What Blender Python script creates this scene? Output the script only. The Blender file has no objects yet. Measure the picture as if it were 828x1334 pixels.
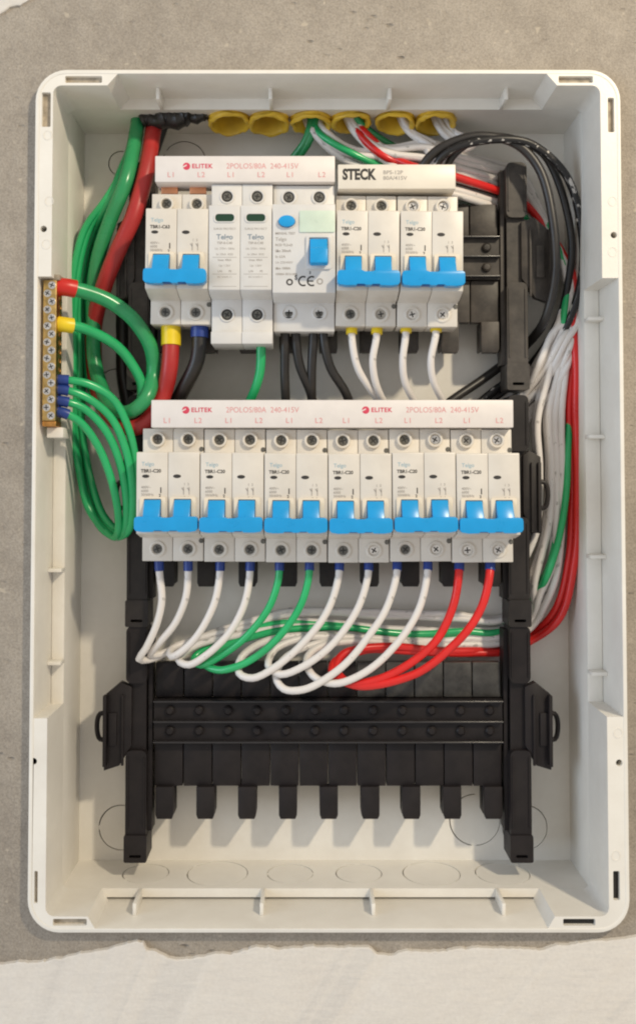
import bpy, bmesh, math, random
from mathutils import Vector, Matrix, noise
random.seed(7)
S = bpy.context.scene
COL = S.collection
R = math.radians

# ------------------------------------------------------------------ camera
# millimetres: x to the right, y up, z out of the wall (0 = inside of the box's back)
FOC, PHI, CZ, VX, VY = 1254.0, R(2.0), 630.0, 400.0, 620.0
PX, PY = VX, VY - FOC * math.tan(PHI)
cam = bpy.data.cameras.new('camera'); co = bpy.data.objects.new('camera', cam); COL.objects.link(co)
cam.sensor_fit = 'VERTICAL'; cam.sensor_height = 36.0; cam.sensor_width = 36.0
cam.lens = 36.0 * FOC / 1334.0
cam.shift_x = (414 - PX) / 1334.0; cam.shift_y = -(667 - PY) / 1334.0
cam.clip_start = 0.01; cam.clip_end = 50
co.location = (0, -CZ / 1000, 0); co.rotation_euler = (R(90) + PHI, 0, 0)
S.camera = co
S.render.resolution_x = 635; S.render.resolution_y = 1024
S.render.engine = 'CYCLES'
S.cycles.filter_width = 2.1
S.cycles.max_bounces = 8
S.cycles.sample_clamp_indirect = 4.0
S.view_settings.view_transform = 'Standard'; S.view_settings.look = 'None'
S.view_settings.exposure = -0.2; S.view_settings.gamma = 1.0

# ------------------------------------------------------------------ light
W = bpy.data.worlds.new('World'); S.world = W; W.use_nodes = True
W.node_tree.nodes['Background'].inputs[0].default_value = (1.0, 0.955, 0.91, 1)
W.node_tree.nodes['Background'].inputs[1].default_value = 0.66
KD = Vector((0.67, 0.80, 1.0)).normalized()
kl = bpy.data.lights.new('ceiling_lamp', 'POINT'); kl.energy = 46; kl.color = (1.0, 0.865, 0.65); kl.shadow_soft_size = 0.034
ko = bpy.data.objects.new('ceiling_lamp', kl); COL.objects.link(ko)
kp = Vector((20, -10, 30)) + KD * 1250
ko.location = (kp.x / 1000, -kp.z / 1000, kp.y / 1000)
wl = bpy.data.lights.new('window_light', 'AREA'); wl.energy = 15; wl.color = (0.62, 0.79, 1.0); wl.shape = 'RECTANGLE'; wl.size = 0.9; wl.size_y = 1.1
wo = bpy.data.objects.new('window_light', wl); COL.objects.link(wo)
wo.location = (-1.5, -0.95, 0.05)
wo.rotation_euler = (Vector((0.05, 0, 0)) - Vector(wo.location)).to_track_quat('-Z', 'Y').to_euler()

# ------------------------------------------------------------------ helpers
def P(px, py, z):
    a = (px - PX) / FOC; b = -(py - PY) / FOC
    s, c = math.sin(PHI), math.cos(PHI)
    t = (z - CZ) / (s * b - c)
    return Vector((a * t, (c * b + s) * t, z))

def bl(v):
    return (v[0] * .001, -v[2] * .001, v[1] * .001)

class MB:
    def __init__(s): s.v = []; s.f = []; s.uv = {}
    def box(s, x0, x1, y0, y1, z0, z1):
        s.prism([(x0, y0), (x1, y0), (x1, y1), (x0, y1)], z0, z1); return s
    def prism(s, pts, z0, z1, xf=None):
        n = len(s.v); k = len(pts)
        xf = xf or (lambda p: p)
        s.v += [xf((x, y, z0)) for x, y in pts] + [xf((x, y, z1)) for x, y in pts]
        s.f.append([n + i for i in range(k)][::-1]); s.f.append([n + k + i for i in range(k)])
        for i in range(k):
            j = (i + 1) % k
            s.f.append([n + i, n + j, n + k + j, n + k + i])
        return s
    def fill(s, loops, z0, z1, xf=None):
        xf = xf or (lambda p: p)
        cu = bpy.data.curves.new('t', 'CURVE'); cu.dimensions = '2D'; cu.fill_mode = 'BOTH'
        cu.extrude = abs(z1 - z0) / 2
        for lp in loops:
            sp = cu.splines.new('POLY'); sp.points.add(len(lp) - 1)
            for p, q in zip(sp.points, lp): p.co = (q[0], q[1], 0, 1)
            sp.use_cyclic_u = True
        s.curve(cu, (z0 + z1) / 2, xf); return s
    def curve(s, cu, zc, xf, dx=0, dy=0):
        ob = bpy.data.objects.new('t', cu)
        me = bpy.data.meshes.new_from_object(ob)
        n = len(s.v)
        s.v += [xf((p.co.x + dx, p.co.y + dy, p.co.z + zc)) for p in me.vertices]
        s.f += [[n + i for i in f.vertices] for f in me.polygons]
        bpy.data.objects.remove(ob); bpy.data.curves.remove(cu); bpy.data.meshes.remove(me)
    def text(s, t, x, y, z, size, bold=0.0, align='LEFT', sx=1.0, shear=0, space=1.0):
        cu = bpy.data.curves.new('t', 'FONT'); cu.body = t; cu.size = size; cu.align_x = align; cu.align_y = 'CENTER'
        cu.offset = bold; cu.shear = shear; cu.space_character = space; cu.resolution_u = 3
        s.curve(cu, z, lambda p: (x + p[0] * sx, y + p[1], p[2])); return s
    def lathe(s, prof, c, n=20, xf=None, ax='z', caps=True):
        # prof: (radius, height along the axis)
        xf = xf or (lambda p: p)
        b = len(s.v)
        for r, h in prof:
            for i in range(n):
                a = 2 * math.pi * i / n
                u, w = r * math.cos(a), r * math.sin(a)
                p = (c[0] + u, c[1] + w, c[2] + h) if ax == 'z' else ((c[0] + u, c[1] + h, c[2] - w) if ax == 'y' else (c[0] + h, c[1] + u, c[2] + w))
                s.v.append(xf(p))
        for k in range(len(prof) - 1):
            for i in range(n):
                j = (i + 1) % n
                s.f.append([b + k * n + i, b + k * n + j, b + (k + 1) * n + j, b + (k + 1) * n + i])
        if caps and prof[0][0] > 1e-6: s.f.append([b + i for i in range(n)][::-1])
        if caps and prof[-1][0] > 1e-6: s.f.append([b + (len(prof) - 1) * n + i for i in range(n)])
        return s
    def tube(s, pts, r, n=10, cap=True):
        pts = [Vector(p) for p in pts]
        b = len(s.v); L = 0
        t0 = (pts[1] - pts[0]).normalized()
        u = t0.orthogonal().normalized()
        for k, p in enumerate(pts):
            t = (pts[min(k + 1, len(pts) - 1)] - pts[max(k - 1, 0)]).normalized()
            u = (u - t * u.dot(t)).normalized(); w = t.cross(u)
            rr = r[k] if isinstance(r, (list, tuple)) else r
            if k: L += (p - pts[k - 1]).length
            for i in range(n):
                a = 2 * math.pi * i / n
                s.uv[len(s.v)] = (i / n, L)
                s.v.append(tuple(p + (u * math.cos(a) + w * math.sin(a)) * rr))
        for k in range(len(pts) - 1):
            for i in range(n):
                j = (i + 1) % n
                s.f.append([b + k * n + i, b + k * n + j, b + (k + 1) * n + j, b + (k + 1) * n + i])
        if cap:
            s.f.append([b + i for i in range(n)][::-1]); s.f.append([b + (len(pts) - 1) * n + i for i in range(n)])
        return s
    def build(s, name, mat, parent=None, bevel=0, seg=2, ang=35, off=(0, 0, 0)):
        me = bpy.data.meshes.new(name)
        o = Vector(off)
        me.from_pydata([bl(Vector(v) - o) for v in s.v], [], s.f)
        if s.uv:
            uv = me.uv_layers.new(name='UVMap')
            for l in me.loops: uv.data[l.index].uv = s.uv.get(l.vertex_index, (0, 0))
        bm = bmesh.new(); bm.from_mesh(me)
        bmesh.ops.remove_doubles(bm, verts=bm.verts, dist=1e-6)
        bmesh.ops.recalc_face_normals(bm, faces=bm.faces)
        if bevel:
            es = [e for e in bm.edges if len(e.link_faces) == 2 and e.calc_face_angle(0) > R(30)]
            bmesh.ops.bevel(bm, geom=es, offset=bevel * .001, segments=seg, affect='EDGES', clamp_overlap=True, profile=0.5)
        bm.to_mesh(me); bm.free()
        for p in me.polygons: p.use_smooth = True
        me.set_sharp_from_angle(angle=R(ang))
        me.materials.append(mat)
        ob = bpy.data.objects.new(name, me); COL.objects.link(ob)
        if parent: ob.parent = parent
        else: ob.location = bl(o)
        return ob

def share(o, parent=None, loc=None):
    c = o.copy(); COL.objects.link(c)
    if parent is not None: c.parent = parent
    if loc is not None: c.location = bl(loc)
    for ch in list(o.children): share(ch, c)
    return c

def tag(o, label=None, cat=None, group=None, kind=None):
    for k, v in (('label', label), ('category', cat), ('group', group), ('kind', kind)):
        if v: o[k] = v
    return o

def thing(name, loc, label, cat, group=None, rz=0):
    o = bpy.data.objects.new(name, None); COL.objects.link(o)
    o.empty_display_size = 0.01
    o.location = bl(loc); o.rotation_euler = (0, -rz, 0)
    return tag(o, label, cat, group)

def rr(x0, y0, x1, y1, r, n=6):
    pts = []
    for cx, cy, a0 in ((x1 - r, y1 - r, 0), (x0 + r, y1 - r, 90), (x0 + r, y0 + r, 180), (x1 - r, y0 + r, 270)):
        for i in range(n + 1):
            a = R(a0 + 90 * i / n); pts.append((cx + r * math.cos(a), cy + r * math.sin(a)))
    return pts

def circ(cx, cy, rx, ry=None, n=40):
    ry = ry or rx
    return [(cx + rx * math.cos(2 * math.pi * i / n), cy + ry * math.sin(2 * math.pi * i / n)) for i in range(n)]

def spline(pts, step=3.0):
    pts = [Vector(p) for p in pts]
    q = [pts[0] * 2 - pts[1]] + pts + [pts[-1] * 2 - pts[-2]]
    out = []
    for i in range(1, len(q) - 2):
        p0, p1, p2, p3 = q[i - 1:i + 3]
        t0 = 0; t1 = t0 + max((p1 - p0).length, 1e-3) ** .5; t2 = t1 + max((p2 - p1).length, 1e-3) ** .5; t3 = t2 + max((p3 - p2).length, 1e-3) ** .5
        n = max(2, int((p2 - p1).length / step))
        for k in range(n):
            t = t1 + (t2 - t1) * k / n
            A1 = p0 * ((t1 - t) / (t1 - t0)) + p1 * ((t - t0) / (t1 - t0))
            A2 = p1 * ((t2 - t) / (t2 - t1)) + p2 * ((t - t1) / (t2 - t1))
            A3 = p2 * ((t3 - t) / (t3 - t2)) + p3 * ((t - t2) / (t3 - t2))
            B1 = A1 * ((t2 - t) / (t2 - t0)) + A2 * ((t - t0) / (t2 - t0))
            B2 = A2 * ((t3 - t) / (t3 - t1)) + A3 * ((t - t1) / (t3 - t1))
            out.append(B1 * ((t2 - t) / (t2 - t1)) + B2 * ((t - t1) / (t2 - t1)))
    out.append(pts[-1])
    return out

# ------------------------------------------------------------------ materials
def mat(name, col, rough=.45, metal=0, var=.06, scale=120, dust=0, dustcol=(.34, .29, .24), bump=.0, bscale=600, spec=.5, rvar=.1):
    m = bpy.data.materials.new(name); m.use_nodes = True
    N, L = m.node_tree.nodes, m.node_tree.links
    b = N['Principled BSDF']
    b.inputs['Metallic'].default_value = metal
    b.inputs['Specular IOR Level'].default_value = spec
    tc = N.new('ShaderNodeTexCoord')
    n1 = N.new('ShaderNodeTexNoise'); n1.inputs['Scale'].default_value = scale; n1.inputs['Detail'].default_value = 5
    oi = N.new('ShaderNodeObjectInfo'); va = N.new('ShaderNodeVectorMath'); va.operation = 'MULTIPLY_ADD'
    va.inputs[1].default_value = (3, 5, 7); L.new(oi.outputs['Random'], va.inputs[0]); L.new(tc.outputs['Object'], va.inputs[2])
    vec = va.outputs[0]
    L.new(vec, n1.inputs['Vector'])
    mr = N.new('ShaderNodeMapRange'); mr.inputs[1].default_value = .3; mr.inputs[2].default_value = .7
    mr.inputs[3].default_value = 1 - var; mr.inputs[4].default_value = 1 + var
    L.new(n1.outputs['Fac'], mr.inputs[0])
    mx = N.new('ShaderNodeMix'); mx.data_type = 'RGBA'; mx.blend_type = 'MULTIPLY'; mx.inputs[0].default_value = 1
    mx.inputs[6].default_value = (*col, 1); L.new(mr.outputs[0], mx.inputs[7])
    out = mx.outputs[2]
    if dust:
        n2 = N.new('ShaderNodeTexNoise'); n2.inputs['Scale'].default_value = 55; n2.inputs['Detail'].default_value = 8; n2.inputs['Roughness'].default_value = .7
        L.new(vec, n2.inputs['Vector'])
        r2 = N.new('ShaderNodeMapRange'); r2.inputs[1].default_value = .35; r2.inputs[2].default_value = .75
        r2.inputs[3].default_value = dust * .25; r2.inputs[4].default_value = min(1, dust * 1.6)
        L.new(n2.outputs['Fac'], r2.inputs[0])
        m2 = N.new('ShaderNodeMix'); m2.data_type = 'RGBA'; m2.inputs[7].default_value = (*dustcol, 1)
        L.new(r2.outputs[0], m2.inputs[0]); L.new(out, m2.inputs[6]); out = m2.outputs[2]
    L.new(out, b.inputs['Base Color'])
    rm = N.new('ShaderNodeMapRange'); rm.inputs[3].default_value = max(.03, rough - rvar); rm.inputs[4].default_value = min(1, rough + rvar)
    L.new(n1.outputs['Fac'], rm.inputs[0]); L.new(rm.outputs[0], b.inputs['Roughness'])
    if bump:
        nb = N.new('ShaderNodeTexNoise'); nb.inputs['Scale'].default_value = bscale; nb.inputs['Detail'].default_value = 4
        L.new(tc.outputs['Object'], nb.inputs['Vector'])
        bp = N.new('ShaderNodeBump'); bp.inputs['Strength'].default_value = bump; bp.inputs['Distance'].default_value = .0004
        L.new(nb.outputs['Fac'], bp.inputs['Height']); L.new(bp.outputs[0], b.inputs['Normal'])
    return m

M = {}
M['abs'] = mat('abs_plastic', (.82, .79, .725), .36, var=.04, scale=25, dust=.13, dustcol=(.50, .43, .34), bump=.15, bscale=900)
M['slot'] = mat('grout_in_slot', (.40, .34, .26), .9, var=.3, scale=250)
M['body'] = mat('breaker_plastic', (.70, .655, .585), .38, var=.06, scale=60, dust=.09, bump=.12, bscale=1500)
M['cool_body'] = mat('arrester_plastic', (.68, .665, .64), .38, var=.05, scale=60, dust=.07, bump=.12, bscale=1500)
M['cream'] = mat('cream_plastic', (.80, .70, .55), .4, var=.03)
M['bus'] = mat('busbar_plastic', (.75, .70, .665), .4, var=.03, dust=.03)
M['steck'] = mat('busbar_cream', (.76, .70, .60), .4, var=.03, dust=.04)
M['toggle'] = mat('blue_plastic', (.006, .31, .68), .3, var=.05)
M['black3'] = mat('black_plastic_darkest', (.010, .0075, .0085), .5, var=.2, dust=.02, bump=.1, spec=.3)  # frame blacks, mottled greyer from the lowest frame to the uppermost
M['black2'] = mat('black_plastic_darker', (.011, .009, .0095), .5, var=.2, dust=.04, bump=.1, spec=.35)
M['black1'] = mat('black_plastic_greyer', (.015, .013, .012), .5, var=.2, dust=.15, dustcol=(.36, .31, .26), bump=.1, spec=.4)
M['fin'] = mat('black_polished_edge', (.03, .028, .03), .22, var=.1)
M['film'] = mat('dusty_plate', (.012, .011, .011), .4, dust=.20, dustcol=(.30, .29, .26))
M['steel'] = mat('screw_steel', (.42, .40, .36), .38, metal=1, var=.2, scale=400)
M['bright_steel'] = mat('screw_zinc', (.75, .73, .70), .3, metal=1, var=.15, scale=400)
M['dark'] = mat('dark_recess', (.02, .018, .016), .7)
M['greyscrew'] = mat('oxidised_screw', (.13, .125, .11), .5, metal=.3, var=.3, scale=500)
M['brass'] = mat('brass', (.62, .43, .16), .34, metal=1, var=.25, scale=300, dust=.10)
M['brass_end'] = mat('copper_tinted_brass', (.60, .30, .09), .38, metal=1, var=.2, scale=300)
M['copper'] = mat('copper', (.72, .33, .18), .35, metal=1, var=.15)
M['w_white'] = mat('white_wire', (.74, .70, .66), .36, var=.05, scale=60, dust=.06)
M['w_green'] = mat('green_wire', (.016, .42, .14), .22, var=.10, scale=60, dust=.03)
M['w_dgreen'] = mat('dark_green_wire', (.015, .31, .105), .26, var=.10, scale=60, dust=.06)
M['w_red'] = mat('red_wire', (.68, .016, .014), .3, var=.10, scale=60, dust=.02)
M['w_dred'] = mat('dark_red_wire', (.42, .018, .018), .36, var=.12, scale=60, dust=.05)
M['w_black'] = mat('black_wire', (.013, .012, .012), .38, var=.2, scale=60, dust=.04)
M['f_yellow'] = mat('yellow_sleeve', (.82, .60, .015), .38, var=.05)
M['f_blue'] = mat('blue_sleeve', (.015, .045, .24), .38, var=.1)
M['f_red'] = mat('red_sleeve', (.60, .02, .012), .38, var=.05)
M['f_lime'] = mat('lime_sleeve', (.45, .55, .08), .38)
M['conduit'] = mat('yellow_conduit', (.70, .45, .025), .42, var=.15, scale=80, dust=.10, dustcol=(.35, .28, .2))
M['ink_red'] = mat('red_ink', (.62, .05, .10), .6)
M['ink_pink'] = mat('faded_red_ink', (.68, .28, .28), .6)
M['ink_black'] = mat('black_ink', (.03, .027, .025), .6)
M['ink_grey'] = mat('grey_ink', (.33, .30, .27), .6)
M['ink_blue'] = mat('pale_blue_ink', (.30, .44, .50), .6)
M['ink_slate'] = mat('slate_ink', (.20, .25, .30), .6)
M['window'] = mat('green_status_window', (.008, .045, .022), .2, spec=.6)
M['label_green'] = mat('pale_green_label', (.60, .70, .58), .3)

def wall_mat(name, c1, c2, fine=900, pits=True, strokes=False):
    m = bpy.data.materials.new(name); m.use_nodes = True
    N, L = m.node_tree.nodes, m.node_tree.links
    b = N['Principled BSDF']; b.inputs['Roughness'].default_value = .92; b.inputs['Specular IOR Level'].default_value = .2
    tc = N.new('ShaderNodeTexCoord')
    def nz(sc, det=6, ro=.6, dist=0):
        n = N.new('ShaderNodeTexNoise'); n.inputs['Scale'].default_value = sc; n.inputs['Detail'].default_value = det
        n.inputs['Roughness'].default_value = ro; n.inputs['Distortion'].default_value = dist
        L.new(tc.outputs['Object'], n.inputs['Vector']); return n.outputs['Fac']
    def rng(x, a, bb, c=0, d=1):
        r = N.new('ShaderNodeMapRange'); r.inputs[1].default_value = a; r.inputs[2].default_value = bb; r.inputs[3].default_value = c; r.inputs[4].default_value = d
        L.new(x, r.inputs[0]); return r.outputs[0]
    def mth(op, x, y):
        q = N.new('ShaderNodeMath'); q.operation = op
        for i, k in enumerate((x, y)):
            if isinstance(k, (int, float)): q.inputs[i].default_value = k
            else: L.new(k, q.inputs[i])
        return q.outputs[0]
    big = nz(9, 6, .6, .6); med = nz(70, 6, .65); gr = nz(fine, 3, .7); 
    mx = N.new('ShaderNodeMix'); mx.data_type = 'RGBA'; mx.inputs[6].default_value = (*c1, 1); mx.inputs[7].default_value = (*c2, 1)
    f = mth('ADD', mth('MULTIPLY', rng(big, .3, .7), .5), mth('MULTIPLY', rng(med, .3, .7), .5)); L.new(f, mx.inputs[0])
    g = N.new('ShaderNodeMix'); g.data_type = 'RGBA'; g.blend_type = 'MULTIPLY'; g.inputs[0].default_value = 1
    L.new(mx.outputs[2], g.inputs[6]); L.new(rng(gr, .3, .7, *((.78, 1.18) if pits else (.95, 1.04))), g.inputs[7])
    col = g.outputs[2]
    h = mth('ADD', mth('MULTIPLY', gr, .25), mth('MULTIPLY', med, .9))
    if pits:
        # scattered pits and drag marks, in patches, tinted darker where they sink in
        mp = N.new('ShaderNodeMapping'); mp.inputs['Scale'].default_value = (.7, 1, 1.7); mp.inputs['Rotation'].default_value = (0, R(28), 0)
        L.new(tc.outputs['Object'], mp.inputs['Vector'])
        v = N.new('ShaderNodeTexVoronoi'); v.inputs['Scale'].default_value = 105; L.new(mp.outputs[0], v.inputs['Vector'])
        dist = mth('ADD', v.outputs['Distance'], mth('MULTIPLY', med, .35))
        zone = rng(nz(13, 5, .65), .50, .66)
        pit = mth('MULTIPLY', rng(dist, .36, .22), zone)
        h = mth('SUBTRACT', h, mth('MULTIPLY', pit, 1.4))
        d = N.new('ShaderNodeMix'); d.data_type = 'RGBA'; L.new(mth('MULTIPLY', pit, .6), d.inputs[0]); L.new(col, d.inputs[6]); d.inputs[7].default_value = (.12, .10, .08, 1)
        col = d.outputs[2]
        lt = rng(nz(160, 2, .5), .70, .76, 0, .4)
        d2 = N.new('ShaderNodeMix'); d2.data_type = 'RGBA'; L.new(lt, d2.inputs[0]); L.new(col, d2.inputs[6]); d2.inputs[7].default_value = (.62, .54, .42, 1)
        col = d2.outputs[2]
    if strokes:
        mp = N.new('ShaderNodeMapping'); mp.inputs['Scale'].default_value = (1, 1, 4); mp.inputs['Rotation'].default_value = (0, R(-12), 0)
        L.new(tc.outputs['Object'], mp.inputs['Vector'])
        n = N.new('ShaderNodeTexNoise'); n.inputs['Scale'].default_value = 55; n.inputs['Detail'].default_value = 6; L.new(mp.outputs[0], n.inputs['Vector'])
        h = mth('ADD', mth('MULTIPLY', h, .5), mth('MULTIPLY', n.outputs['Fac'], 1.5))
    L.new(col, b.inputs['Base Color'])
    bp = N.new('ShaderNodeBump'); bp.inputs['Strength'].default_value = 0.8 if pits else .35; bp.inputs['Distance'].default_value = .0016
    L.new(h, bp.inputs['Height']); L.new(bp.outputs[0], b.inputs['Normal'])
    return m
M['cement'] = wall_mat('cement_render', (.275, .24, .20), (.42, .372, .312))
M['skim'] = wall_mat('white_skim_coat', (.64, .60, .55), (.70, .665, .61), fine=500, pits=False, strokes=True)

def printed_wire(name, base, mark, lo, hi):
    m = bpy.data.materials.new(name); m.use_nodes = True
    N, L = m.node_tree.nodes, m.node_tree.links; b = N['Principled BSDF']
    uv = N.new('ShaderNodeUVMap'); sp = N.new('ShaderNodeSeparateXYZ'); L.new(uv.outputs[0], sp.inputs[0])
    cb = N.new('ShaderNodeCombineXYZ')
    mu = N.new('ShaderNodeMath'); mu.operation = 'MULTIPLY'; mu.inputs[1].default_value = 2.2; L.new(sp.outputs[0], mu.inputs[0])
    mv = N.new('ShaderNodeMath'); mv.operation = 'MULTIPLY'; mv.inputs[1].default_value = .10; L.new(sp.outputs[1], mv.inputs[0])
    L.new(mu.outputs[0], cb.inputs[0]); L.new(mv.outputs[0], cb.inputs[1])
    n = N.new('ShaderNodeTexNoise'); n.inputs['Scale'].default_value = 1.3; n.inputs['Detail'].default_value = 3; L.new(cb.outputs[0], n.inputs['Vector'])
    r = N.new('ShaderNodeMapRange'); r.inputs[1].default_value = lo; r.inputs[2].default_value = hi; L.new(n.outputs['Fac'], r.inputs[0])
    mx = N.new('ShaderNodeMix'); mx.data_type = 'RGBA'; mx.inputs[6].default_value = (*base, 1); mx.inputs[7].default_value = (*mark, 1)
    L.new(r.outputs[0], mx.inputs[0]); L.new(mx.outputs[2], b.inputs['Base Color']); b.inputs['Roughness'].default_value = .4
    return m
M['w_print'] = printed_wire('printed_black_wire', (.012, .011, .011), (.5, .47, .43), .60, .63)
M['w_white'] = printed_wire('white_wire', (.74, .70, .665), (.42, .40, .37), .62, .68)

# ------------------------------------------------------------------ the wall
FZ = 80.0            # front of the box rim
WZ = 73.0            # face of the wall
X0, X1, Y0, Y1 = -157.0, 181.0, -256.4, 235.2      # outside of the box
IX0, IX1, IY0, IY1 = -147.0, 169.5, -247.6, 226.2  # inside
wall_mb = MB().fill([rr(-700, -800, 700, 800, 5, 1), rr(X0 + 1.2, Y0 + 1.2, X1 - 1.2, Y1 - 1.2, 16)], -10, WZ).box(-700, 700, -800, 800, -40, -10.2)
wall = tag(wall_mb.build('wall', M['cement']), 'grey brown cement rendered wall round the white electrical box', kind='structure')
def torn_sheet(edge, close, z1, name, amp=.9):
    pts = []
    for (a, b) in zip(edge[:-1], edge[1:]):
        A, B = Vector(a), Vector(b); n = max(1, int((B - A).length / 1.6))
        for i in range(n):
            p = A.lerp(B, i / n)
            q = Vector((p.x * .11, p.y * .11, 3.3))
            pts.append((p.x + amp * noise.noise(q * 2.2), p.y + amp * (1.5 * noise.noise(q) + .8 * noise.noise(q * 4))))
    pts.append(edge[-1])
    inner = []
    for i, p in enumerate(pts):
        k = 1.0 + .9 * noise.noise(Vector((p[0] * .2, p[1] * .2, 9)))
        inner.append((p[0], p[1] + (-k if close[0][1] < p[1] else k)))
    mb = MB()
    n0 = len(pts)
    mb.v += [(x, y, WZ - .5) for x, y in pts] + [(x, y, z1 - .5) for x, y in pts] + [(x, y, z1) for x, y in inner]
    for i in range(n0 - 1):
        mb.f.append([i, i + 1, n0 + i + 1, n0 + i]); mb.f.append([n0 + i, n0 + i + 1, 2 * n0 + i + 1, 2 * n0 + i])
    b = len(mb.v); mb.v += [(x, y, z1) for x, y in close]
    mb.f.append([2 * n0 + i for i in range(n0)] + [b + i for i in range(len(close))])
    return mb
epx = [(-300, 1262), (0, 1257), (40, 1253), (70, 1251), (100, 1244), (130, 1238), (150, 1234), (178, 1228), (186, 1229), (190, 1238), (215, 1246), (232, 1251), (262, 1246), (300, 1243), (338, 1232), (362, 1238), (400, 1233), (440, 1235), (480, 1234), (492, 1242), (510, 1245), (530, 1240), (570, 1240), (600, 1236), (660, 1236), (700, 1237), (745, 1230), (800, 1226), (828, 1222), (1100, 1215)]
e = [tuple(P(x, y, 76.3).xy) for x, y in epx]
sk = torn_sheet(e, [(e[-1][0], -790), (e[0][0], -790)], 76.4, 'plaster')
o = sk.build('skim_coat', M['skim'], wall, ang=30); o['kind'] = 'structure'
e2 = [tuple(P(x, y, 75).xy) for x, y in ((-250, 60), (-60, 30), (0, 17), (12, 9), (26, 6), (40, -2), (80, -40))]
ch = torn_sheet(e2, [(e2[-1][0], 700), (e2[0][0], 700)], 75.0, 'plaster')
o = ch.build('skim_coat', M['skim'], wall, ang=30); o['kind'] = 'structure'

# ------------------------------------------------------------------ the box
box = thing('electrical_box', (10, -10, 0), 'large white plastic distribution box set open into the cement wall', 'electrical box')
BO = (10, -10, 0)
# back panel with round knockouts
ko_list = [(158, 213, 17), (240, 212, 29), (158, 1078, 29), (618, 1068, 33), (683, 1078, 29), (150, 500, 20), (640, 620, 20)]
kos = [(P(x, y, 0).x, P(x, y, 0).y, r / 1.99) for x, y, r in ko_list]
# knockouts 0 and 4 sit partly under the chassis posts
holes = []
for cx, cy, r in kos: holes.append(circ(cx, cy, r))
MB().fill([rr(IX0 - 4, IY0 - 4, IX1 + 4, IY1 + 4, 4)] + holes, -3, 0).build('back_panel', M['abs'], box, off=BO)
def knock(cx, cy, r, xf=None, t=(-3, -.15), tabs=(20, 200)):
    mb = MB().fill([circ(cx + .12, cy - .1, r - .58)], t[0], t[1], xf)
    for a in tabs:
        a = R(a); c, s_ = math.cos(a), math.sin(a); u = (-s_, c)
        q = [(cx + c * d + u[0] * w, cy + s_ * d + u[1] * w) for d, w in ((r - 1, -1.4), (r + .3, -1.4), (r + .3, 1.4), (r - 1, 1.4))]
        mb.prism(q, t[0], t[1] - .05, xf)
    return mb
for i, (cx, cy, r) in enumerate(kos):
    knock(cx, cy, r, tabs=((70, 250), (150, 330), (0, 180), (268, 85), (80, 260), (0, 180), (0, 180))[i]).build('knockout', M['abs'], box, off=BO)
SZ = 43.0
# four inner walls (7 mm hollow shell seen as solid), the lower one with six knockouts
MB().box(X0 + 2.2, IX0, Y0 + 2.2, Y1 - 2.2, -3, SZ).build('side_wall', M['abs'], box, bevel=.8, off=BO)
MB().box(IX1, X1 - 2.2, Y0 + 2.2, Y1 - 2.2, -3, SZ).build('side_wall', M['abs'], box, bevel=.8, off=BO)
CONZ = 29.0
conduits = [((x - 400) / (FOC / (CZ - CONZ)), rx) for x, rx in ((298, 13.2), (350, 12.6), (405, 12.8), (458, 12.4), (516, 12.6), (569, 12.6))]
MB().fill([[(IX0, -3), (IX1, -3), (IX1, SZ - .2), (IX0, SZ - .2)]] + [circ(x, CONZ, rx - .3, n=32) for x, rx in conduits], 0, Y1 - 2.2 - IY1, lambda p: (p[0], IY1 + p[2], p[1])).build('top_wall', M['abs'], box, off=BO)
def floor_xf(p):   # (x, z) drawing -> horizontal plate; third value is height above the plate
    return (p[0], IY0 + p[2], p[1])
fk = [(193, 14.5), (285, 19), (378, 14.5), (466, 14.5), (559, 18), (650, 17)]
fkc = []
for x, r in fk:
    sc = FOC / (CZ - 21); fkc.append(((x - 400) / sc * 1.0, 21, r))
MB().fill([[(IX0, -3), (IX1, -3), (IX1, SZ - .2), (IX0, SZ - .2)]] + [circ(a, b, r) for a, b, r in fkc], -5.2, 0, floor_xf).build('bottom_wall', M['abs'], box, off=BO)
for k, (a, b, r) in enumerate(fkc):
    knock(a, b, r, floor_xf, (-5.2, -.15), ((-40, 140), (60, 215), (0, 180), (90, 270), (45, 225), (60, 170))[k]).build('knockout', M['abs'], box, off=BO)
# outer lip
MB().fill([rr(X0, Y0, X1, Y1, 18, 8), rr(X0 + 2.2, Y0 + 2.2, X1 - 2.2, Y1 - 2.2, 15.8, 8)], SZ - 8, FZ).build('outer_lip', M['abs'], box, off=BO, bevel=.5)
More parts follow.
